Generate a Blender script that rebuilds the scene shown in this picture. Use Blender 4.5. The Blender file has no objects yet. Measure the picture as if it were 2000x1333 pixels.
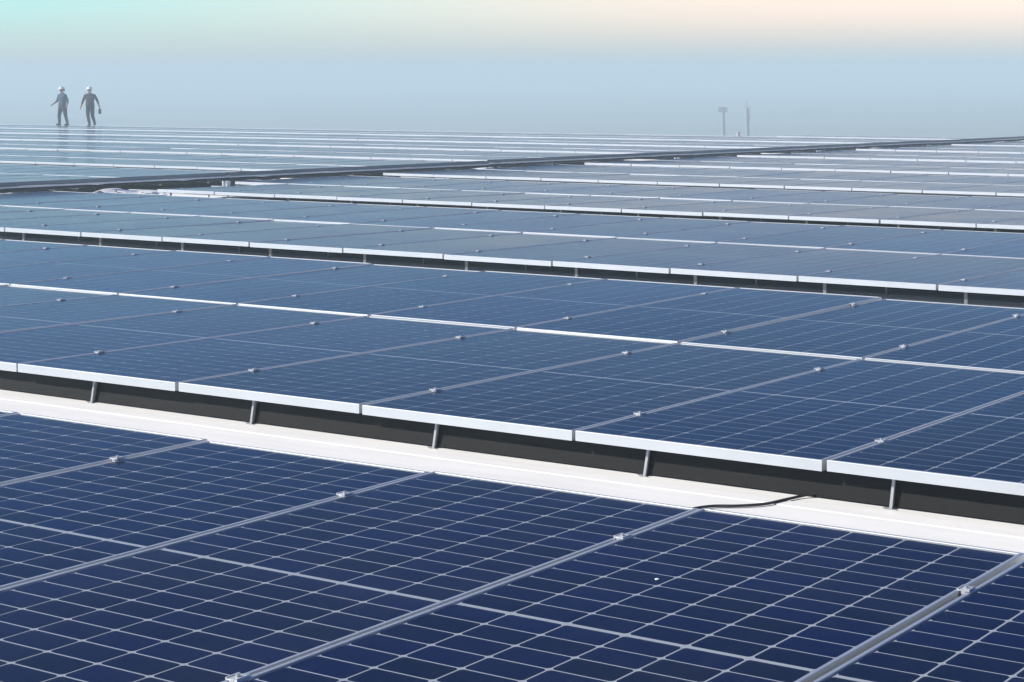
import bpy, bmesh, math, random
from mathutils import Vector, Matrix

random.seed(7)
PL_ = 2.278
SC = bpy.context.scene
COL = SC.collection

# ------------------------------------------------------------------ camera
F_PX, YAW, PITCH, ROLL = 3325.16, -0.490317, 0.063848, 0.005722
CAM_Z, PPX, PPY = 1.60306, 791.446, -318.161          # principal point offset (crop of a larger frame)
fwd = Vector((math.sin(YAW)*math.cos(PITCH), math.cos(YAW)*math.cos(PITCH), -math.sin(PITCH)))
rgt0 = Vector((math.cos(YAW), -math.sin(YAW), 0))
up0 = rgt0.cross(fwd)
rgt = math.cos(ROLL)*rgt0 - math.sin(ROLL)*up0
upv = math.sin(ROLL)*rgt0 + math.cos(ROLL)*up0
cam = bpy.data.cameras.new('camera')
cam_o = bpy.data.objects.new('camera', cam); COL.objects.link(cam_o)
m = Matrix.Identity(4)
for i in range(3):
    m[i][0], m[i][1], m[i][2] = rgt[i], upv[i], -fwd[i]
m[2][3] = CAM_Z
cam_o.matrix_world = m
cam.sensor_width = 36.0
cam.lens = F_PX/2000*36.0
cam.shift_x = -PPX/2000
cam.shift_y = PPY/2000
cam.clip_start = 0.05; cam.clip_end = 6000
SC.camera = cam_o

def project(p):
    d = Vector(p) - Vector((0, 0, CAM_Z)); w = d.dot(fwd)
    return 1000+PPX+F_PX*d.dot(rgt)/w, 666.5+PPY-F_PX*d.dot(upv)/w, w
def ray_point(u, v, depth):
    return Vector((0, 0, CAM_Z)) + depth*(fwd + rgt*((u-1000-PPX)/F_PX) - upv*((v-666.5-PPY)/F_PX))

# ------------------------------------------------------------------ sky, sun, exposure
SUN_EL = math.radians(38)
sun_h = Vector((-0.70, -0.71, 0)).normalized()
sun_dir = sun_h*math.cos(SUN_EL) + Vector((0, 0, math.sin(SUN_EL)))
world = bpy.data.worlds.new('World'); SC.world = world; world.use_nodes = True
nt = world.node_tree; nt.nodes.clear()
out = nt.nodes.new('ShaderNodeOutputWorld'); bg = nt.nodes.new('ShaderNodeBackground')
sky = nt.nodes.new('ShaderNodeTexSky'); sky.sky_type = 'NISHITA'; sky.sun_disc = False
sky.sun_elevation = SUN_EL; sky.sun_rotation = math.atan2(sun_h.x, sun_h.y)
sky.air_density = 1.0; sky.dust_density = 0.4; sky.ozone_density = 2.5
# the photograph's sky runs from teal on the left to peach on the right
tc = nt.nodes.new('ShaderNodeTexCoord')
dot = nt.nodes.new('ShaderNodeVectorMath'); dot.operation = 'DOT_PRODUCT'
dot.inputs[1].default_value = (rgt0.x, rgt0.y, 0)
mr = nt.nodes.new('ShaderNodeMapRange'); mr.interpolation_type = 'SMOOTHSTEP'
mr.inputs[1].default_value = -0.56; mr.inputs[2].default_value = -0.06
tint = nt.nodes.new('ShaderNodeMix'); tint.data_type = 'RGBA'
tint.inputs[6].default_value = (0.64, 1.20, 1.36, 1); tint.inputs[7].default_value = (1.78, 1.24, 1.17, 1)
mul = nt.nodes.new('ShaderNodeMix'); mul.data_type = 'RGBA'; mul.blend_type = 'MULTIPLY'; mul.inputs[0].default_value = 1
nt.links.new(tc.outputs['Generated'], dot.inputs[0]); nt.links.new(dot.outputs['Value'], mr.inputs[0])
nt.links.new(mr.outputs[0], tint.inputs[0])
# the pale band is ground haze: higher up the sky turns clear blue
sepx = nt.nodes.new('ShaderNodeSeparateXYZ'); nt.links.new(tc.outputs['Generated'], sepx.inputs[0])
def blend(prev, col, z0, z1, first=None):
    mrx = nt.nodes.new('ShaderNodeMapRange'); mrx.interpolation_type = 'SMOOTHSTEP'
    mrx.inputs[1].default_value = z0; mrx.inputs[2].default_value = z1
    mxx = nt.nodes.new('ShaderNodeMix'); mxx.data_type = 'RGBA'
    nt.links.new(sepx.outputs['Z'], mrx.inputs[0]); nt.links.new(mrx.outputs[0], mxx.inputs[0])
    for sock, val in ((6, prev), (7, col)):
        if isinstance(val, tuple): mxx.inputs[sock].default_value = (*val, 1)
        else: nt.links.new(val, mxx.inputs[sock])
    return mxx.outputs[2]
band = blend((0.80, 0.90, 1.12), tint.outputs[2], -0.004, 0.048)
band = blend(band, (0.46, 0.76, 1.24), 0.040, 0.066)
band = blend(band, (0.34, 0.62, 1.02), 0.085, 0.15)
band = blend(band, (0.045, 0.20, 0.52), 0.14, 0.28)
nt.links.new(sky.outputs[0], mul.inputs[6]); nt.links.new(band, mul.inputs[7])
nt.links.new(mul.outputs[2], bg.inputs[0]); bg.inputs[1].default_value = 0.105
nt.links.new(bg.outputs[0], out.inputs[0])
sl = bpy.data.lights.new('sun', 'SUN'); sl.energy = 4.3; sl.angle = math.radians(0.6); sl.color = (1.0, 0.95, 0.87)
sun_o = bpy.data.objects.new('sun', sl); COL.objects.link(sun_o)
sun_o.rotation_euler = (-sun_dir).to_track_quat('-Z', 'Y').to_euler(); sun_o.location = (0, 0, 30)
SC.view_settings.view_transform = 'Standard'; SC.view_settings.look = 'None'
SC.view_settings.gamma = 1.0; SC.view_settings.use_curve_mapping = False
SC.view_settings.exposure = 0.42
SC.render.engine = 'CYCLES'
SC.cycles.use_denoising = True
SC.cycles.max_bounces = 8; SC.cycles.diffuse_bounces = 3; SC.cycles.glossy_bounces = 4
SC.cycles.transparent_max_bounces = 16; SC.cycles.volume_bounces = 1
SC.cycles.caustics_reflective = False; SC.cycles.caustics_refractive = False
HAZE = 0.0036

# ------------------------------------------------------------------ materials
def new_mat(name):
    mt = bpy.data.materials.new(name); mt.use_nodes = True
    return mt, mt.node_tree, mt.node_tree.nodes['Principled BSDF']
def pbr(name, col, rough=0.5, metal=0.0, var=0.0, scale=8.0, bump=0.0, spec=0.5):
    mt, t, b = new_mat(name)
    b.inputs['Base Color'].default_value = (*col, 1); b.inputs['Roughness'].default_value = rough
    b.inputs['Metallic'].default_value = metal; b.inputs['Specular IOR Level'].default_value = spec
    if var or bump:
        c = t.nodes.new('ShaderNodeTexCoord'); n = t.nodes.new('ShaderNodeTexNoise')
        n.inputs['Scale'].default_value = scale; n.inputs['Detail'].default_value = 6
        t.links.new(c.outputs['Object'], n.inputs['Vector'])
        if var:
            r = t.nodes.new('ShaderNodeMapRange'); r.inputs[1].default_value = 0.3; r.inputs[2].default_value = 0.7
            r.inputs[3].default_value = 1-var; r.inputs[4].default_value = 1+var*0.4
            h = t.nodes.new('ShaderNodeHueSaturation'); h.inputs['Color'].default_value = (*col, 1)
            t.links.new(n.outputs[0], r.inputs[0]); t.links.new(r.outputs[0], h.inputs['Value'])
            t.links.new(h.outputs[0], b.inputs['Base Color'])
        if bump:
            bp = t.nodes.new('ShaderNodeBump'); bp.inputs['Strength'].default_value = bump
            t.links.new(n.outputs[0], bp.inputs['Height']); t.links.new(bp.outputs[0], b.inputs['Normal'])
    return mt
M = {}
M['alu'] = pbr('anodised_aluminium', (0.73, 0.75, 0.75), 0.46, 0.75, 0.06, 3.0)
M['alu_dark'] = pbr('weathered_aluminium', (0.46, 0.47, 0.48), 0.5, 0.4, 0.1, 6.0)
M['back'] = pbr('white_backsheet', (0.42, 0.48, 0.57), 0.7)
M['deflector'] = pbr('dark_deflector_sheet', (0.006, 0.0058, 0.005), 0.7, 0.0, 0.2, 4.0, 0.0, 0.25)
M['black'] = pbr('black_cable', (0.02, 0.02, 0.02), 0.5)
M['tray_dark'] = pbr('grey_tray_side', (0.16, 0.19, 0.22), 0.5, 0.0, 0.1, 2.0)
M['bracket'] = pbr('dull_bracket_steel', (0.20, 0.20, 0.20), 0.6, 0.2, 0.1, 9.0)
M['galv'] = pbr('galvanised_steel', (0.62, 0.64, 0.66), 0.45, 0.3, 0.1, 9.0)
M['mast'] = pbr('mast_steel', (0.34, 0.35, 0.36), 0.6)
M['ground'] = pbr('ground', (0.26, 0.29, 0.29), 0.95, 0, 0.15, 0.02)
M['wall'] = pbr('wall_cladding', (0.55, 0.56, 0.57), 0.6, 0, 0.05, 1.0)
M['skin'] = pbr('skin', (0.35, 0.20, 0.14), 0.6)
M['shirt_blue'] = pbr('blue_work_shirt', (0.045, 0.08, 0.12), 0.9)
M['shirt_dark'] = pbr('dark_work_shirt', (0.035, 0.032, 0.04), 0.9)
M['trousers'] = pbr('dark_trousers', (0.015, 0.02, 0.03), 0.9)
M['helmet'] = pbr('white_helmet', (0.85, 0.85, 0.83), 0.3)
M['hair'] = pbr('dark_hair', (0.02, 0.015, 0.012), 0.8)
M['dropping'] = pbr('white_speck', (0.85, 0.85, 0.82), 0.8)

# white roof: standing dirt streaks along and across
mt, t, b = new_mat('white_roof_membrane')
c = t.nodes.new('ShaderNodeTexCoord'); mp = t.nodes.new('ShaderNodeMapping')
mp.inputs['Scale'].default_value = (0.35, 3.0, 1.0)
n = t.nodes.new('ShaderNodeTexNoise'); n.inputs['Scale'].default_value = 5.0; n.inputs['Detail'].default_value = 8
r = t.nodes.new('ShaderNodeValToRGB')
r.color_ramp.elements[0].position = 0.30; r.color_ramp.elements[0].color = (0.83, 0.82, 0.78, 1)
r.color_ramp.elements[1].position = 0.62; r.color_ramp.elements[1].color = (0.90, 0.89, 0.85, 1)
t.links.new(c.outputs['Object'], mp.inputs[0]); t.links.new(mp.outputs[0], n.inputs['Vector'])
t.links.new(n.outputs[0], r.inputs[0]); t.links.new(r.outputs[0], b.inputs['Base Color'])
b.inputs['Roughness'].default_value = 0.55
M['roof'] = mt

# silicon: deep blue, each cell a touch different
mt, t, b = new_mat('silicon_cell')
oi = t.nodes.new('ShaderNodeObjectInfo'); hs = t.nodes.new('ShaderNodeHueSaturation')
hs.inputs['Color'].default_value = (0.0006, 0.0100, 0.058, 1)
r = t.nodes.new('ShaderNodeMapRange'); r.inputs[3].default_value = 0.78; r.inputs[4].default_value = 1.22
r2 = t.nodes.new('ShaderNodeMapRange'); r2.inputs[3].default_value = 0.494; r2.inputs[4].default_value = 0.504
t.links.new(oi.outputs['Random'], r.inputs[0]); t.links.new(r.outputs[0], hs.inputs['Value'])
t.links.new(oi.outputs['Random'], r2.inputs[0]); t.links.new(r2.outputs[0], hs.inputs['Hue'])
t.links.new(hs.outputs[0], b.inputs['Base Color']); b.inputs['Roughness'].default_value = 0.5
b.inputs['Specular IOR Level'].default_value = 0.15
M['cell'] = mt

# solar glass: clear with a Fresnel reflection, faint dust
mt = bpy.data.materials.new('solar_glass'); mt.use_nodes = True; t = mt.node_tree; t.nodes.clear()
o = t.nodes.new('ShaderNodeOutputMaterial'); tr = t.nodes.new('ShaderNodeBsdfTransparent')
gl = t.nodes.new('ShaderNodeBsdfGlossy'); gl.inputs['Roughness'].default_value = 0.11
fr = t.nodes.new('ShaderNodeFresnel'); fr.inputs['IOR'].default_value = 1.23
mx = t.nodes.new('ShaderNodeMixShader'); df = t.nodes.new('ShaderNodeBsdfDiffuse'); df.inputs[0].default_value = (0.5, 0.5, 0.5, 1)
mx2 = t.nodes.new('ShaderNodeMixShader')
c = t.nodes.new('ShaderNodeTexCoord'); oi = t.nodes.new('ShaderNodeObjectInfo')
wv = t.nodes.new('ShaderNodeMath'); wv.operation = 'MULTIPLY'; wv.inputs[1].default_value = 37.0; t.links.new(oi.outputs['Random'], wv.inputs[0])
def noise4(scale, mapping):
    mp_ = t.nodes.new('ShaderNodeMapping'); mp_.inputs['Scale'].default_value = mapping
    n_ = t.nodes.new('ShaderNodeTexNoise'); n_.noise_dimensions = '4D'; n_.inputs['Scale'].default_value = scale; n_.inputs['Detail'].default_value = 7
    t.links.new(c.outputs['Object'], mp_.inputs[0]); t.links.new(mp_.outputs[0], n_.inputs['Vector']); t.links.new(wv.outputs[0], n_.inputs['W'])
    return n_.outputs[0]
def mrange(src, a0, a1, b0, b1):
    r_ = t.nodes.new('ShaderNodeMapRange'); t.links.new(src, r_.inputs[0])
    for k_, v_ in zip((1,2,3,4), (a0,a1,b0,b1)): r_.inputs[k_].default_value = v_
    return r_.outputs[0]
def madd(p_, q_):
    m_ = t.nodes.new('ShaderNodeMath'); m_.operation = 'ADD'; t.links.new(p_, m_.inputs[0]); t.links.new(q_, m_.inputs[1]); return m_.outputs[0]
sx_ = t.nodes.new('ShaderNodeSeparateXYZ'); t.links.new(c.outputs['Object'], sx_.inputs[0])
blot = mrange(noise4(2.2, (1,1,1)), 0.42, 0.72, 0.0, 0.010)
strk = mrange(noise4(3.0, (6,0.5,1)), 0.50, 0.75, 0.0, 0.010)
edge = mrange(sx_.outputs['Y'], PL_-0.10, PL_, 0.0, 0.020)
rnd = mrange(oi.outputs['Random'], 0, 1, 0.001, 0.008)
tot = madd(madd(blot, strk), madd(edge, rnd))
r = tot.node
t.links.new(r.outputs[0], mx2.inputs[0]); t.links.new(tr.outputs[0], mx2.inputs[1]); t.links.new(df.outputs[0], mx2.inputs[2])
ar0 = t.nodes.new('ShaderNodeMath'); ar0.operation = 'MULTIPLY_ADD'; ar0.inputs[1].default_value = 0.37; ar0.inputs[2].default_value = 0.63
ar = t.nodes.new('ShaderNodeMath'); ar.operation = 'MULTIPLY'      # anti-reflection coating: weak at steep angles
t.links.new(fr.outputs[0], ar0.inputs[0]); t.links.new(ar0.outputs[0], ar.inputs[1]); t.links.new(fr.outputs[0], ar.inputs[0]); t.links.new(ar.outputs[0], mx.inputs[0]); t.links.new(mx2.outputs[0], mx.inputs[1]); t.links.new(gl.outputs[0], mx.inputs[2])
t.links.new(mx.outputs[0], o.inputs[0])
rg = mrange(noise4(1.3, (1,1,1)), 0.3, 0.7, 0.11, 0.17); t.links.new(rg, gl.inputs['Roughness'])
M['glass'] = mt

# ------------------------------------------------------------------ mesh helpers
class MB:
    def __init__(s): s.v = []; s.f = []
    def box(s, x0, x1, y0, y1, z0, z1, tf=None):
        k = len(s.v)
        p = [(x0,y0,z0),(x1,y0,z0),(x1,y1,z0),(x0,y1,z0),(x0,y0,z1),(x1,y0,z1),(x1,y1,z1),(x0,y1,z1)]
        s.v += [tf(*q) for q in p] if tf else p
        s.f += [tuple(k+i for i in f) for f in ((3,2,1,0),(4,5,6,7),(0,1,5,4),(1,2,6,5),(2,3,7,6),(3,0,4,7))]
    def tube(s, pts, rad, n=8, caps=True):
        rings = []
        for i, p in enumerate(pts):
            p = Vector(p); a = Vector(pts[max(i-1,0)]); b_ = Vector(pts[min(i+1,len(pts)-1)])
            d = (b_-a).normalized(); u = d.cross(Vector((0,0,1)))
            if u.length < 1e-3: u = Vector((1,0,0))
            u.normalize(); w = d.cross(u); rr = rad[i] if isinstance(rad, (list,tuple)) else rad
            k = len(s.v); rings.append(k)
            s.v += [tuple(p + rr*(math.cos(2*math.pi*j/n)*u + math.sin(2*math.pi*j/n)*w)) for j in range(n)]
        for a, b_ in zip(rings, rings[1:]):
            s.f += [(a+j, a+(j+1)%n, b_+(j+1)%n, b_+j) for j in range(n)]
        if caps:
            s.f.append(tuple(rings[0]+j for j in reversed(range(n)))); s.f.append(tuple(rings[-1]+j for j in range(n)))
    def add(s, o, tf):
        k = len(s.v); s.v += [tf(*q) for q in o.v]; s.f += [tuple(k+i for i in f) for f in o.f]
    def mesh(s, name, mat):
        me = bpy.data.meshes.new(name); me.from_pydata(s.v, [], s.f); me.update()
        me.materials.append(mat); return me
def obj(name, me, parent=None, loc=(0,0,0), **props):
    o = bpy.data.objects.new(name, me); COL.objects.link(o); o.location = loc
    if parent: o.parent = parent
    for k, v in props.items(): o[k] = v
    return o

# ------------------------------------------------------------------ roof, building, ground
PITCH_X = 1.154; X0 = -7.787; Y0 = 5.2156; ROW = 5.335; SL = -0.01842
PW, PL, PH = 1.134, 2.278, 0.040
RIDGE_Y = 50.9; ROOF_H = 0.036
def roof_z(y): return ROOF_H + SL*(y-Y0) if y <= RIDGE_Y else ROOF_H + SL*(RIDGE_Y-Y0) - 0.10*(y-RIDGE_Y)
g = MB()
RX0, RX1, RY0, RY1 = -150, 60, -14, 66
for ya, yb in ((RY0, RIDGE_Y), (RIDGE_Y, RY1)):
    k = len(g.v)
    g.v += [(RX0,ya,roof_z(ya)),(RX1,ya,roof_z(ya)),(RX1,yb,roof_z(yb)),(RX0,yb,roof_z(yb))]
    g.f.append((k,k+1,k+2,k+3))
roof = obj('roof', g.mesh('roof', M['roof']), kind='structure')
# overlap seams running along the rows
sm = MB(); sm.box(RX0, RX1, -0.03, 0.03, -0.004, 0.003); seam_me = sm.mesh('seam', M['roof'])
y = -2.0
while y < 49:
    s_ = obj('seam', seam_me, roof, (0, y, roof_z(y))); s_.rotation_euler.x = math.atan(SL); y += 0.31
cap = MB(); zc = roof_z(RIDGE_Y)
prof = [(-0.55, -0.005), (-0.35, 0.022), (0.35, 0.032), (0.7, -0.02)]
k = 0
for xx in (RX0, RX1): cap.v += [(xx, RIDGE_Y+a, zc+h) for a, h in prof]
cap.f += [(i, i+4, i+5, i+1) for i in range(3)]
obj('ridge_cap', cap.mesh('ridge_cap', M['roof']), roof)
wl = MB()
zr = [(RX0,RY0),(RX1,RY0),(RX1,RIDGE_Y),(RX1,RY1),(RX0,RY1),(RX0,RIDGE_Y)]
wl.v = [(x,y,roof_z(y)-0.01) for x,y in zr] + [(x,y,-10.2) for x,y in zr]
wl.f = [(i,(i+1)%6,(i+1)%6+6,i+6) for i in range(6)]
obj('outer_wall', wl.mesh('outer_wall', M['wall']), roof)
gr = MB(); gr.v = [(-1500,-1500,-10),(1500,-1500,-10),(1500,1500,-10),(-1500,1500,-10)]; gr.f = [(0,1,2,3)]
obj('ground', gr.mesh('ground', M['ground']), kind='structure')

# ------------------------------------------------------------------ solar panel pieces (local: x 0..PW, y 0..PL, top at z=0)
def ring_mesh():
    g = MB(); loops = [(0,-PH),(0,-0.0015),(0.0015,0),(0.0125,0),(0.014,-0.0015),(0.014,-0.007)]
    for ins, z in loops:
        g.v += [(ins,ins,z),(PW-ins,ins,z),(PW-ins,PL-ins,z),(ins,PL-ins,z)]
    for a in range(len(loops)-1):
        for j in range(4): g.f.append((4*a+j, 4*a+(j+1)%4, 4*a+4+(j+1)%4, 4*a+4+j))
    # bottom flange
    k = len(g.v); q = 0.03
    g.v += [(q,q,-PH),(PW-q,q,-PH),(PW-q,PL-q,-PH),(q,PL-q,-PH)]
    for j in range(4): g.f.append((j, k+j, k+(j+1)%4, (j+1)%4))
    return g
CM, GAPX, GAPY, GAPC = 0.019, 0.0088, 0.0070, 0.019
CW = (PW-2*CM-5*GAPX)/6; CH = (PL-2*0.022-GAPC-22*GAPY)/24
def cell_pos(i, j):
    return CM+i*(CW+GAPX), 0.022 + j*(CH+GAPY) + (GAPC-GAPY if j >= 12 else 0)
def cell_mb():
    g = MB(); c = 0.0065; o = [(c,0),(CW-c,0),(CW,c),(CW,CH-c),(CW-c,CH),(c,CH),(0,CH-c),(0,c)]
    g.v = [(x,y,-0.0042) for x,y in o] + [(x,y,-0.0052) for x,y in o]
    g.f = [tuple(range(8))] + [(j,j+8,(j+1)%8+8,(j+1)%8) for j in range(8)]
    return g
frame_mb = ring_mesh(); cell1 = cell_mb()
back_mb = MB(); back_mb.v = [(0.012,0.012,-0.0055),(PW-0.012,0.012,-0.0055),(PW-0.012,PL-0.012,-0.0055),(0.012,PL-0.012,-0.0055)]; back_mb.f = [(0,1,2,3)]
glass_mb = MB(); a, b_ = 0.0135, 0.0018
glass_mb.v = [(a,a,-b_),(PW-a,a,-b_),(PW-a,PL-a,-b_),(a,PL-a,-b_),(a,a,-0.005),(PW-a,a,-0.005),(PW-a,PL-a,-0.005),(a,PL-a,-0.005)]
glass_mb.f = [(0,1,2,3),(0,4,5,1),(1,5,6,2),(2,6,7,3),(3,7,4,0)]
cells_mb = MB()
for i in range(6):
    for j in range(24):
        x, y = cell_pos(i, j)
        k = len(cells_mb.v); o = cell1.v[:8]
        cells_mb.v += [(x+p[0], y+p[1], p[2]) for p in o]; cells_mb.f.append(tuple(range(k, k+8)))
strip_mb = MB()                                     # far panels: one strip per column and half
for i in range(6):
    for h in range(2):
        x, y = cell_pos(i, h*12); x1 = x+CW; y1 = cell_pos(i, h*12+11)[1]+CH; k = len(strip_mb.v)
        strip_mb.v += [(x,y,-0.0042),(x1,y,-0.0042),(x1,y1,-0.0042),(x,y1,-0.0042)]; strip_mb.f.append((k,k+1,k+2,k+3))
ME = dict(frame=frame_mb.mesh('frame', M['alu']), back=back_mb.mesh('backsheet', M['back']), glass=glass_mb.mesh('glass_pane', M['glass']),
          cell=cell1.mesh('cell', M['cell']), cells=cells_mb.mesh('cells', M['cell']), strips=strip_mb.mesh('cells', M['cell']))

# heights of panel tops along a row (absolute for row 2, sloping with the roof for the others)
HALF = {0: (0.0, 0.190, 0.126), 1: (2.285, 0.1305, 0.095)}     # dy of near edge, z near, z far
COLS_A_L = -12                                               # left end of the near block, the cable tray runs here
ORD = ['zeroth','first','second','third','fourth','fifth','sixth','seventh','eighth','ninth','tenth','eleventh','twelfth','thirteenth','fourteenth','fifteenth','sixteenth','seventeenth','eighteenth','nineteenth','twentieth']
TENS = {2:'twenty',3:'thirty',4:'forty',5:'fifty',6:'sixty'}
TENTH = {2:'twentieth',3:'thirtieth',4:'fortieth',5:'fiftieth',6:'sixtieth'}
def ordw(n):
    if n <= 20: return ORD[n]
    return TENTH[n//10] if n % 10 == 0 else TENS[n//10]+'-'+ORD[n%10]

def panel_base(r, c, h):
    dy, zn, zf = HALF[h]
    y = Y0+(r-2)*ROW+dy; zb = SL*ROW*(r-2)
    return Vector((X0+c*PITCH_X+0.01, y, zn+zb)), math.atan2(zf-zn, PL)
slots = []
for r in range(1, 11):
    for h in (0, 1):
        if r == 1 and h == 0: continue
        if r == 10 and h == 1: continue
        for c in range(-62, 14):
            if c == -13: continue                     # lane of the cable tray
            if r == 10 and not (-20 <= c < -13): continue
            if r == 4 and h == 0 and c == -12: continue       # a panel is missing here, bare roof shows
            if r <= 3 and c < -13: continue
            p, tilt = panel_base(r, c, h)
            tf = Matrix.Translation(p) @ Matrix.Rotation(tilt, 4, 'X')
            uv = [project(tf @ Vector(q)) for q in ((0,0,0),(PW,0,0),(PW,PL,0),(0,PL,0))]
            if min(q[2] for q in uv) < 0.5: continue
            us = [q[0] for q in uv]; vs = [q[1] for q in uv]
            if max(us) < -900 or min(us) > 2900: continue
            # area of the quad clipped to the frame, by sampling
            n_in = 0
            for a_ in range(8):
                for b2 in range(8):
                    q = project(tf @ Vector((PW*(a_+.5)/8, PL*(b2+.5)/8, 0)))
                    n_in += (0 <= q[0] <= 2000 and 0 <= q[1] <= 1333)
            ar = abs(sum(us[i]*vs[(i+1)%4]-us[(i+1)%4]*vs[i] for i in range(4)))/2
            slots.append((ar*n_in/64, r, h, c, tf, sum(us)/4))
vis = sorted([s for s in slots if s[0] > 0], key=lambda s: -s[0])
single = vis[:300]; rest = vis[300:] + [s for s in slots if s[0] == 0]
print('panels in view', len(vis), 'margin', len(rest)-len(vis[300:]))
single_keys = {}
for s in single: single_keys.setdefault((s[1], s[2], s[3] < -13), []).append(s)
proto = {}
for key, lst in sorted(single_keys.items()):
    r, h, far_block = key
    lst.sort(key=lambda s: -s[3])                             # counted from the right of the photo
    nearest_only = len(lst)
    for n_, s in enumerate(lst):
        half = 'near half' if h == 0 else 'far half'
        if r == 1:
            lab = 'dark blue solar panel in the foreground row, %s from the right edge' % ordw(n_+1)
        elif not far_block:
            lab = 'blue solar panel in %s of %s row from front, %s from right edge' % (half, ordw(r), ordw(n_+1))
        else:
            lab = 'hazy solar panel beyond cable tray, %s of %s row, %s left of tray' % (half, ordw(r), ordw(n_+1))
        root = obj('solar_panel', None, label=lab, category='solar panel', group='solar panels in rows on the white roof')
        root.empty_display_size = 0.2
        root.matrix_world = s[4] @ Matrix.Translation((random.gauss(0,0.0015), random.gauss(0,0.003), random.gauss(0,0.0012))) @ Matrix.Rotation(random.gauss(0, 0.0010), 4, 'X') @ Matrix.Rotation(random.gauss(0, 0.0010), 4, 'Y')
        obj('frame', ME['frame'], root); obj('backsheet', ME['back'], root); obj('glass_pane', ME['glass'], root)
        if r == 1:
            for i in range(6):
                for j in range(24):
                    x, y = cell_pos(i, j); obj('cell', ME['cell'], root, (x, y, 0))
        elif r <= 4: obj('cells', ME['cells'], root, kind='stuff')
        else: obj('cells', ME['strips'], root, kind='stuff')
if rest:
    acc = {k: MB() for k in ('frame','back','cell','glass')}
    for s in rest:
        tf = s[4]; f = lambda x, y, z: tuple(tf @ Vector((x, y, z)))
        acc['frame'].add(frame_mb, f); acc['back'].add(back_mb, f); acc['glass'].add(glass_mb, f)
        acc['cell'].add(cells_mb if s[1] <= 2 else strip_mb, f)
    root = obj('solar_panels', None, kind='stuff', label='hazy mass of far solar panels reaching the roof ridge', category='solar panels')
    for k, nm, mk in (('frame','frame','alu'),('back','backsheet','back'),('cell','cells','cell'),('glass','glass_pane','glass')):
        obj(nm, acc[k].mesh(nm, M[mk]), root)

# ------------------------------------------------------------------ mounting racks, one per row
rail_me, post_me = {}, MB()
def top_z(r, dy):
    h = 0 if dy < 2.295 else 1; d0, zn, zf = HALF[h]
    return zn + (zf-zn)*(dy-d0)/PL + SL*ROW*(r-2)
# clamp: two small jaws, a channel and a bolt
cl = MB()
cl.box(-0.024,0.024,-0.027,0.027,0.0005,0.005); cl.box(-0.009,0.009,-0.027,0.027,-0.034,0.0005)
cl.box(-0.024,-0.019,-0.027,0.027,0.005,0.008); cl.box(0.019,0.024,-0.027,0.027,0.005,0.008)
bolt = MB(); bolt.tube([(0,0,0.0052),(0,0,0.013)], 0.0075, 6); bolt_me = bolt.mesh('bolt', M['alu_dark'])
clamp_me = cl.mesh('clamp', M['galv'])
strut_mb = MB(); strut_mb.box(-0.0055,0.0055,-0.004,0.004,0,1)
strut_mb.box(-0.03,0.03,-0.012,0.012,-0.002,0.012)
strut_mb.box(-0.009,-0.005,0.004,0.02,0,1)
strut_me = strut_mb.mesh('strut', M['alu_dark'])
thin = MB(); thin.box(-0.006,0.006,-0.006,0.006,0,1); thin_me = thin.mesh('strut', M['alu_dark'])
wide = MB(); wide.box(-0.013,0.013,-0.003,0.003,0,1); wide.box(-0.013,-0.010,0,0.03,0,1); wide_me = wide.mesh('bracket', M['bracket'])
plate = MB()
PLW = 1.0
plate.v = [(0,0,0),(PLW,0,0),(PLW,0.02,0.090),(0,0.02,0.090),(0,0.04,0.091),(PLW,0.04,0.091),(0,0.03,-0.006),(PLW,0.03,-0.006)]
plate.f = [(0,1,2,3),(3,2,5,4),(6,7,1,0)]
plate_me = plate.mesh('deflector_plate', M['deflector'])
ROWNAME = lambda r: 'foreground' if r == 1 else ordw(r)
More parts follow.
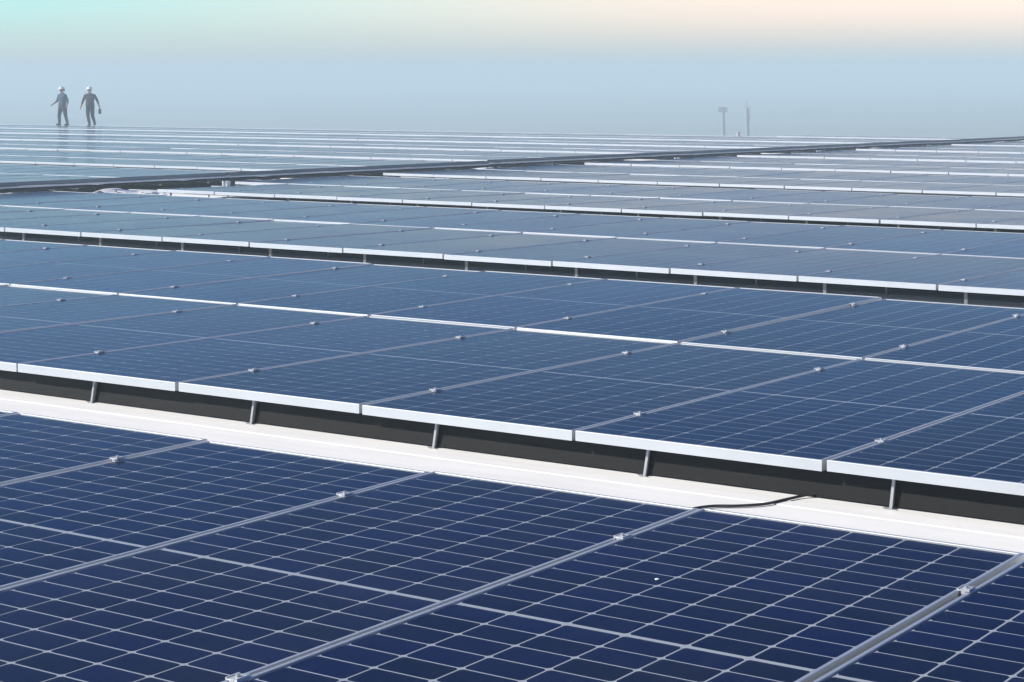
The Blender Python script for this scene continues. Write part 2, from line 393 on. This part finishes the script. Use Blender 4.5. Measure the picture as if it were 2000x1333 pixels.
for r in range(1, 11):
    yb = Y0+(r-2)*ROW
    rack = obj('mounting_rack', None, loc=(0, yb, roof_z(max(yb,-5))), category='mounting rack', group='mounting racks under the panel rows',
        label='aluminium mounting rack and clamps under the %s row of panels' % (ROWNAME(r) if r == 1 else ROWNAME(r)+' nearest'))
    bz = roof_z(max(yb,-5))
    xa = X0-62*PITCH_X if r > 3 else X0-20*PITCH_X
    xb = X0+12*PITCH_X
    if r == 10: xa, xb = X0-20*PITCH_X, X0-13*PITCH_X
    for dy in (0.43, 1.85, 2.74, 4.16):
        if r == 1 and dy < 2: continue
        if r == 10 and dy > 2: continue
        z = top_z(r, dy)-PH-0.003
        segs = ((xa, X0-13*PITCH_X), (X0-11.99*PITCH_X, xb)) if r > 3 and r < 10 else ((xa, xb),)
        for (p, q) in segs:
            rm = MB(); rm.box(p, q, -0.018, 0.018, -0.035, 0)
            obj('rail', rm.mesh('rail', M['alu_dark']), rack, (0, dy, z-bz))
        if r <= 4:
            for c in range(-40, 14):
                X = X0+c*PITCH_X; u, v, w = project((X, yb+dy, z+PH))
                if -60 < u < 2060 and v < 1400 and c not in (-12,) and not (r == 4 and c < -12):
                    zt = top_z(r, dy) - bz
                    k_ = obj('clamp', clamp_me, rack, (X, dy, zt+0.0005)); obj('bolt', bolt_me, k_); k_.scale = (0.75, random.uniform(0.62,0.74), 0.8); k_.rotation_euler.z = random.gauss(0, 0.04); k_.location.y += random.gauss(0, 0.012); k_.rotation_euler.x = math.atan2(HALF[0][2]-HALF[0][1], PL)
    if r == 2:
        dyp = 0.040
        hit = [ray_point(u, v, 1.0)-Vector((0,0,CAM_Z)) for u, v in ((178,755),(1740,965))]
        xs_ = [d_.x*(yb+dyp-0.014)/d_.y for d_ in hit]; step_ = (xs_[1]-xs_[0])/4      # four bays between these two struts
        for c in range(-3, 9):
            X = xs_[0]+c*step_
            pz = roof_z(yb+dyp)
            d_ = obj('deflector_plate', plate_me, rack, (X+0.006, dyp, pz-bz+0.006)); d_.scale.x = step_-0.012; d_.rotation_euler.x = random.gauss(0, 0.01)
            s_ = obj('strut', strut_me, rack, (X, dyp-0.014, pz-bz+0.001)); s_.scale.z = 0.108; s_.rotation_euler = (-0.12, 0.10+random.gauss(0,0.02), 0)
    elif r in (3, 4, 5):
        for c in range(-30, 12):
            X = X0+(c+0.43)*PITCH_X; u, v, w = project((X, yb, 0))
            if not (-80 < u < 2080) or (r > 3 and c < -12): continue
            for me, dx, dy in ((thin_me, 0, 0.45), (wide_me, -0.26*PITCH_X, 0.06)):
                pz = roof_z(yb+dy); s_ = obj('strut', me, rack, (X+dx, dy, pz-bz)); s_.scale.z = top_z(r, dy)-PH-0.002-pz

# ------------------------------------------------------------------ cable tray along the lane
TX = -22.1
tray = obj('cable_tray', None, loc=(TX, 12.5, roof_z(12.5)), category='cable tray',
           label='long grey cable tray on posts crossing the panel rows diagonally')
def on_slope(oy):
    return lambda x, y, z: (x, y, z + SL*y + oy)
sec = 5.95; y_first = 18.43-2*sec
for k in range(8):
    ya = y_first + k*sec - 12.5; sag = random.uniform(-0.012, 0.012)
    zo = sag - 0.08
    b1 = MB(); b1.box(0.0, 0.004, ya+0.03, ya+sec-0.03, 0.290, 0.338, on_slope(zo)); b1.box(-0.10, -0.096, ya+0.03, ya+sec-0.03, 0.290, 0.338, on_slope(zo))
    b1.box(-0.096, 0.0, ya+0.03, ya+sec-0.03, 0.285, 0.289, on_slope(zo))
    sp = obj('side_panel', b1.mesh('side_panel', M['tray_dark']), tray)
    b2 = MB(); b2.box(0.0, 0.035, ya, ya+sec-0.05, 0.262, 0.283, on_slope(zo))
    obj('support_rail', b2.mesh('support_rail', M['galv']), tray)
    # cables hanging below, strapped at intervals
    pts = [(0.01+0.01*math.sin(j*1.7), ya+sec*j/16, 0.240+SL*(ya+sec*j/16)+zo-0.02*(1 if j % 4 == 2 else 0)+random.uniform(-.008,.008)) for j in range(17)]
    b3 = MB(); b3.tube(pts, 0.028, 6); b3.tube([(p[0]-0.06, p[1], p[2]+0.004) for p in pts], 0.03, 6)
    obj('cable_bundle', b3.mesh('cable_bundle', M['black']), tray)
    b4 = MB(); b4.box(-0.02, 0.022, ya-0.03, ya+0.03, 0.0, 0.205, on_slope(0)); b4.box(-0.10, -0.07, ya-0.03, ya+0.03, 0.0, 0.205, on_slope(0))
    b4.box(-0.08, 0.08, ya-0.08, ya+0.08, 0.0, 0.012, on_slope(0))
    obj('post', b4.mesh('post', M['alu']), tray)
    for j in range(1, 6):
        yy = ya + sec*j/6; b5 = MB(); b5.box(-0.09, 0.02, yy-0.012, yy+0.012, 0.20, 0.262, on_slope(zo))
        obj('hanger', b5.mesh('hanger', M['tray_dark']), tray)

# ------------------------------------------------------------------ loose cable on the bare roof strip
pts = []
def roof_hit(u, v, h):
    d = ray_point(u, v, 1.0)-Vector((0,0,CAM_Z)); k = (ROOF_H-SL*Y0+h-CAM_Z)/(d.z-SL*d.y)
    return Vector((0,0,CAM_Z))+d*k
ctrl = []
for u, v, h in ((1300,1010,.012),(1345,996,.010),(1390,989,.008),(1440,988.5,.008),(1492,985,.008),(1530,977,.008),(1566,969,.010),(1600,962,.02)):
    q = roof_hit(u, v, h); ctrl.append((q.x, q.y, h))
for i in range(len(ctrl)-1):
    p0, p1, p2, p3 = (Vector(ctrl[max(i-1,0)]), Vector(ctrl[i]), Vector(ctrl[i+1]), Vector(ctrl[min(i+2,len(ctrl)-1)]))
    for s in range(6):
        t_ = s/6; q = 0.5*((2*p1)+(p2-p0)*t_+(2*p0-5*p1+4*p2-p3)*t_*t_+(3*p1-p0-3*p2+p3)*t_**3)
        pts.append((q.x, q.y, q.z+roof_z(q.y)))
cb = MB(); cb.tube(pts, 0.0055, 8); 
me = cb.mesh('loose_cable', M['black'])
obj('loose_cable', me, label='thin black cable lying on the white roof strip', category='cable')

# ------------------------------------------------------------------ crumpled white sheet where a panel is missing
ts = MB(); nx, ny = 44, 16; rs = random.Random(3)
wob = [(rs.uniform(2,9), rs.uniform(2,9), rs.uniform(0,6), rs.uniform(.012,.035)) for _ in range(9)]
for j in range(ny+1):
    for i in range(nx+1):
        a_ = i/nx; b2 = j/ny
        x = -22.0 + a_*1.5 + 0.03*math.sin(7*b2+i); y = 15.86 + b2*0.75*(0.6+0.4*math.sin(3*a_+1)) + 0.03*math.sin(9*a_)
        e = min(1, 5*min(a_, 1-a_))*min(1, 3*min(b2+0.25, 1-b2))
        z = 0.10 + e*0.05 + sum(w_*math.sin(p_*a_*2.6+q_*b2+r_) for p_, q_, r_, w_ in wob)*0.8
        ts.v.append((x, y, roof_z(y)+max(0.03, min(0.11, 0.6*z))))
for j in range(ny):
    for i in range(nx):
        k = j*(nx+1)+i; ts.f.append((k, k+1, k+nx+2, k+nx+1))
sheet = obj('plastic_sheet', ts.mesh('plastic_sheet', M['helmet']), label='crumpled white sheet lying where a panel is missing beside tray', category='sheet')
sd = sheet.modifiers.new('thickness', 'SOLIDIFY'); sd.thickness = 0.004

# ------------------------------------------------------------------ white speck on a foreground panel
p, tilt = panel_base(1, 4, 1)
dp = ray_point(1283, 1133, 1.0)-Vector((0,0,CAM_Z)); tt = (0.225-CAM_Z)/dp.z; q = Vector((0,0,CAM_Z))+dp*tt
tz = top_z(1, q.y-(Y0-ROW)) - 0.0016
tt = (tz-CAM_Z)/dp.z; q = Vector((0,0,CAM_Z))+dp*tt
bm = bmesh.new(); bmesh.ops.create_icosphere(bm, subdivisions=2, radius=0.006)
for v in bm.verts: v.co *= 1+random.uniform(-.15,.15); v.co.z *= 0.35
me = bpy.data.meshes.new('bird_dropping'); bm.to_mesh(me); bm.free(); me.materials.append(M['dropping'])
obj('bird_dropping', me, None, q+Vector((0,0,0.002)), label='small white bird dropping on a foreground panel', category='dropping')

# ------------------------------------------------------------------ far masts and the box on the ridge
def mast(u, v_top, depth, kind, label):
    top = ray_point(u, v_top, depth); h = top.z+10
    root = obj('light_mast', None, None, (top.x, top.y, -10), label=label, category='mast', group='far masts in the haze')
    g = MB(); g.tube([(0,0,0),(0,0,h*0.5),(0,0,h)], [0.32,0.28,0.22], 10); g.box(-0.4,0.4,-0.4,0.4,0,0.25)
    obj('pole', g.mesh('pole', M['mast']), root)
    if kind == 'lamps':
        g = MB(); g.box(-0.55,0.55,-0.06,0.06,h-0.12,h+0.02, lambda x,y,z: (rgt0.x*x-rgt0.y*y, rgt0.y*x+rgt0.x*y, z))
        cross = obj('crossbar', g.mesh('crossbar', M['mast']), root)
        for s in (-0.38, 0.38):
            g = MB(); g.box(s-0.17,s+0.17,-0.2,0.2,h-0.62,h+0.02, lambda x,y,z: (rgt0.x*x-rgt0.y*y, rgt0.y*x+rgt0.x*y, z))
            obj('floodlight', g.mesh('floodlight', M['mast']), cross)
    else:
        for dx in (-0.28, 0.28):
            g = MB(); g.box(dx-0.09,dx+0.09,-0.06,0.06,h-1.6,h+0.1); obj('antenna_panel', g.mesh('antenna_panel', M['mast']), root)
        g = MB(); g.tube([(0,0,h),(0,0,h+0.9)], 0.05, 6); obj('spike', g.mesh('spike', M['mast']), root)
mast(1412, 210, 215, 'lamps', 'hazy floodlight mast with two lamp heads, left of the pair')
mast(1459, 211, 200, 'antenna', 'hazy slim mast without lamp heads, right of the pair')
vb = ray_point(1441, 259, 1.0)-Vector((0,0,CAM_Z)); q = Vector((0,0,CAM_Z))+vb*(RIDGE_Y/vb.y)
g = MB(); g.box(-0.05,0.05,-0.05,0.05,-0.10,0.06); g.box(-0.08,0.08,-0.08,0.08,0.06,0.08); g.box(-0.09,0.09,-0.09,0.09,-0.10,-0.07)
obj('roof_vent', g.mesh('roof_vent', M['alu_dark']), None, (q.x, q.y, zc+0.12), label='tiny dark vent on roof ridge below the two masts', category='roof vent')

# ------------------------------------------------------------------ the two people on the ridge
def skin_mesh(name, verts, edges, radii, root, subdiv=2):
    me = bpy.data.meshes.new(name); me.from_pydata(verts, edges, []); me.update()
    o = bpy.data.objects.new(name, me); COL.objects.link(o)
    o.modifiers.new('skin', 'SKIN'); 
    sv = me.skin_vertices[0].data if me.skin_vertices else None
    if sv is None:
        bm = bmesh.new(); bm.from_mesh(me); bm.verts.layers.skin.verify(); bm.to_mesh(me); bm.free(); sv = me.skin_vertices[0].data
    for i, rr in enumerate(radii):
        sv[i].radius = rr if isinstance(rr, tuple) else (rr, rr); sv[i].use_root = (i == root)
    sb = o.modifiers.new('sub', 'SUBSURF'); sb.levels = subdiv; sb.render_levels = subdiv
    dg = bpy.context.evaluated_depsgraph_get(); dg.update()
    res = bpy.data.meshes.new_from_object(o.evaluated_get(dg)); bpy.data.objects.remove(o)
    for p_ in res.polygons: p_.use_smooth = True
    return res
def person(loc, face, pose, shirt, label, hat_tilt):
    """local frame: +x = photo right, -y = towards the camera; face = rotation about z"""
    root = obj('person', None, None, loc, label=label, category='person', group='two people walking on the far roof ridge')
    root.rotation_euler.z = face
    V, E, R = [], [], []
    def chain(start, pts):
        prev = start
        for p_, r_ in pts:
            V.append(p_); R.append(r_); E.append((prev, len(V)-1)); prev = len(V)-1
        return prev
    V.append((0,0,0.93)); R.append((0.185,0.13))
    chest = chain(0, [((0,0,1.08),(0.185,0.135)), ((0,0.0,1.25),(0.205,0.14)), ((0,0.01,1.40),(0.175,0.115))])
    neck = chain(chest, [((0,0.0,1.50),0.058), ((0,-0.015,1.56),0.062)])
    chain(neck, [((0,-0.025,1.64),(0.078,0.095)), ((0,-0.02,1.72),(0.072,0.085))])
    for side in ('L','R'):
        hip, knee, ankle, toe = pose['leg'+side]
        chain(0, [(hip,0.110),(tuple((Vector(hip)+Vector(knee))/2),0.098),(knee,0.078),(tuple((Vector(knee)+Vector(ankle))/2),0.072),(ankle,0.058),(toe,0.038)])
        sh, el, wr = pose['arm'+side]
        w = chain(chest, [(sh,0.075),(el,0.054),(wr,0.036)])
        d = (Vector(wr)-Vector(el)).normalized(); palm = Vector(wr)+d*0.07
        pl = chain(w, [(tuple(palm),0.034)])
        sd = d.cross(Vector((0,1,0.2))).normalized(); fw = d.cross(sd)
        for kf in range(4):
            b0 = palm+fw*(0.030*(kf-1.5)/1.5)+d*0.025; ln = (0.062,0.075,0.07,0.055)[kf]
            chain(pl, [(tuple(b0),0.009),(tuple(b0+d*ln*0.6+sd*0.008),0.0085),(tuple(b0+d*ln+sd*0.03),0.0075)])
        chain(w, [(tuple(Vector(wr)+d*0.035+fw*0.035),0.010),(tuple(Vector(wr)+d*0.075+fw*0.05+sd*0.015),0.009)])
    me = skin_mesh('body', V, E, R, 0)
    for mk in ('skin','trousers'): me.materials.append(M[mk])
    me.materials.append(shirt)
    wrists = [Vector(pose['armL'][2]), Vector(pose['armR'][2])]
    for p_ in me.polygons:
        c_ = p_.center
        if c_.z < 0.97 and abs(c_.x) < 0.26 and min((c_-w_).length for w_ in wrists) > 0.13: p_.material_index = 1
        elif c_.z > 1.50 or min((c_-w_).length for w_ in wrists) < 0.12 and abs(c_.x) > 0.22: p_.material_index = 0
        else: p_.material_index = 2
    body = obj('body', me, root)
    # head details
    bm = bmesh.new(); bmesh.ops.create_uvsphere(bm, u_segments=20, v_segments=10, radius=0.118)
    for v in bm.verts: v.co.y *= 1.18
    bmesh.ops.delete(bm, geom=[v for v in bm.verts if v.co.z < -0.012], context='VERTS')
    k = bmesh.ops.extrude_edge_only(bm, edges=[e for e in bm.edges if e.is_boundary])
    for v in [g_ for g_ in k['geom'] if isinstance(g_, bmesh.types.BMVert)]:
        v.co.x *= 1.14; v.co.y = v.co.y*1.14 - (0.04 if v.co.y < 0 else 0); v.co.z -= 0.008
    hm = bpy.data.meshes.new('hard_hat'); bm.to_mesh(hm); bm.free(); hm.materials.append(M['helmet'])
    for p_ in hm.polygons: p_.use_smooth = True
    hat = obj('hard_hat', hm, root, (0,-0.02,1.70)); hat.rotation_euler = hat_tilt
    hb = MB(); hb.tube([(0,0.075,1.60),(0,0.085,1.66),(0,0.075,1.71)], [0.06,0.072,0.06], 10); obj('hair', hb.mesh('hair', M['hair']), root)
    fc = MB()
    for sx in (-1,1):
        fc.tube([(sx*0.032,-0.108,1.665),(sx*0.032,-0.118,1.665)], 0.011, 8)
    obj('eyes', fc.mesh('eyes', M['hair']), root)
    fc = MB(); fc.tube([(0,-0.105,1.665),(0,-0.135,1.635),(0,-0.108,1.625)], [0.010,0.017,0.012], 8); fc.tube([(-0.028,-0.107,1.598),(0,-0.113,1.596),(0.028,-0.107,1.598)], 0.007, 6)
    for sx in (-1,1): fc.tube([(sx*0.082,-0.01,1.625),(sx*0.092,0.0,1.655),(sx*0.084,0.005,1.675)], [0.010,0.014,0.010], 8)
    obj('face', fc.mesh('face', M['skin']), root)
    for side in ('L','R'):
        a_, t_ = Vector(pose['leg'+side][2]), Vector(pose['leg'+side][3])
        bt = MB(); bt.tube([tuple(a_+Vector((0,0,0.08))), tuple(a_+Vector((0,0.01,-0.01))), tuple(a_+(t_-a_)*0.35+Vector((0,0,-0.012)))], [0.055,0.058,0.05], 10)
        bt.tube([tuple(a_+Vector((0,0.05,-0.035))), tuple(a_+(t_-a_)*0.5+Vector((0,0,-0.012))), tuple(t_+Vector((0,0,0.005))), tuple(t_+(t_-a_)*0.12)], [0.045,0.05,0.046,0.03], 10)
        obj('boot', bt.mesh('boot', M['black']), root)
    return root
rz = math.atan2(rgt0.y, rgt0.x)
FEET = -0.778
legs_apart = dict(
    legL=((-0.11,0,0.86),(-0.19,-0.03,0.48),(-0.24,0.02,0.09),(-0.28,-0.12,0.04)), legR=((0.11,0,0.86),(0.19,-0.03,0.48),(0.24,0.02,0.09),(0.25,-0.14,0.04)),
    armL=((-0.19,0.0,1.40),(-0.24,-0.06,1.14),(-0.30,-0.22,1.02)), armR=((0.19,0.0,1.40),(0.27,0.05,1.14),(0.30,-0.04,0.93)))
walking = dict(
    legL=((-0.095,0,0.86),(-0.07,-0.14,0.49),(-0.02,-0.10,0.09),(-0.03,-0.25,0.04)), legR=((0.095,0,0.86),(0.07,0.05,0.49),(0.075,0.30,0.13),(0.09,0.18,0.045)),
    armL=((-0.195,0.0,1.40),(-0.31,0.03,1.15),(-0.38,-0.02,0.92)), armR=((0.195,0.0,1.40),(0.32,0.02,1.15),(0.40,-0.05,0.91)))
person((-71.94, RIDGE_Y, FEET), rz-0.35, legs_apart, M['shirt_blue'], 'person in blue-grey shirt standing legs apart, left of the two', (0.05,-0.12,0))
person((-69.99, RIDGE_Y, FEET), rz+0.15, walking, M['shirt_dark'], 'person in dark shirt walking with arms slightly out, right of the two', (0.0,-0.15,0))
# tool bag carried by the right person
R3 = Matrix.Rotation(rz+0.15, 3, 'Z'); hp = R3 @ Vector((0.43,-0.075,0.81))
g = MB(); g.box(-0.045,0.045,-0.11,0.11,-0.24,-0.03); g.box(-0.027,0.027,-0.09,0.09,-0.255,-0.24); g.tube([(0,-0.07,-0.03),(0,-0.05,0.012),(0,0.05,0.012),(0,0.07,-0.03)], 0.010, 6)
o = obj('tool_case', g.mesh('tool_case', M['black']), None, Vector((-69.99, RIDGE_Y, FEET))+hp, label='small dark case hanging from the right person hand', category='case')
o.rotation_euler.z = rz+0.6

# ------------------------------------------------------------------ haze
mt = bpy.data.materials.new('haze_air'); mt.use_nodes = True; t = mt.node_tree; t.nodes.clear()
o_ = t.nodes.new('ShaderNodeOutputMaterial'); pv = t.nodes.new('ShaderNodeVolumePrincipled')
pv.inputs['Color'].default_value = (0.77, 0.94, 0.96, 1); pv.inputs['Density'].default_value = HAZE
t.links.new(pv.outputs[0], o_.inputs['Volume'])
hz = MB(); hz.box(-1600,1600,-1600,1600,-11.5,5.0)
obj('haze', hz.mesh('haze', mt), None, kind='stuff')
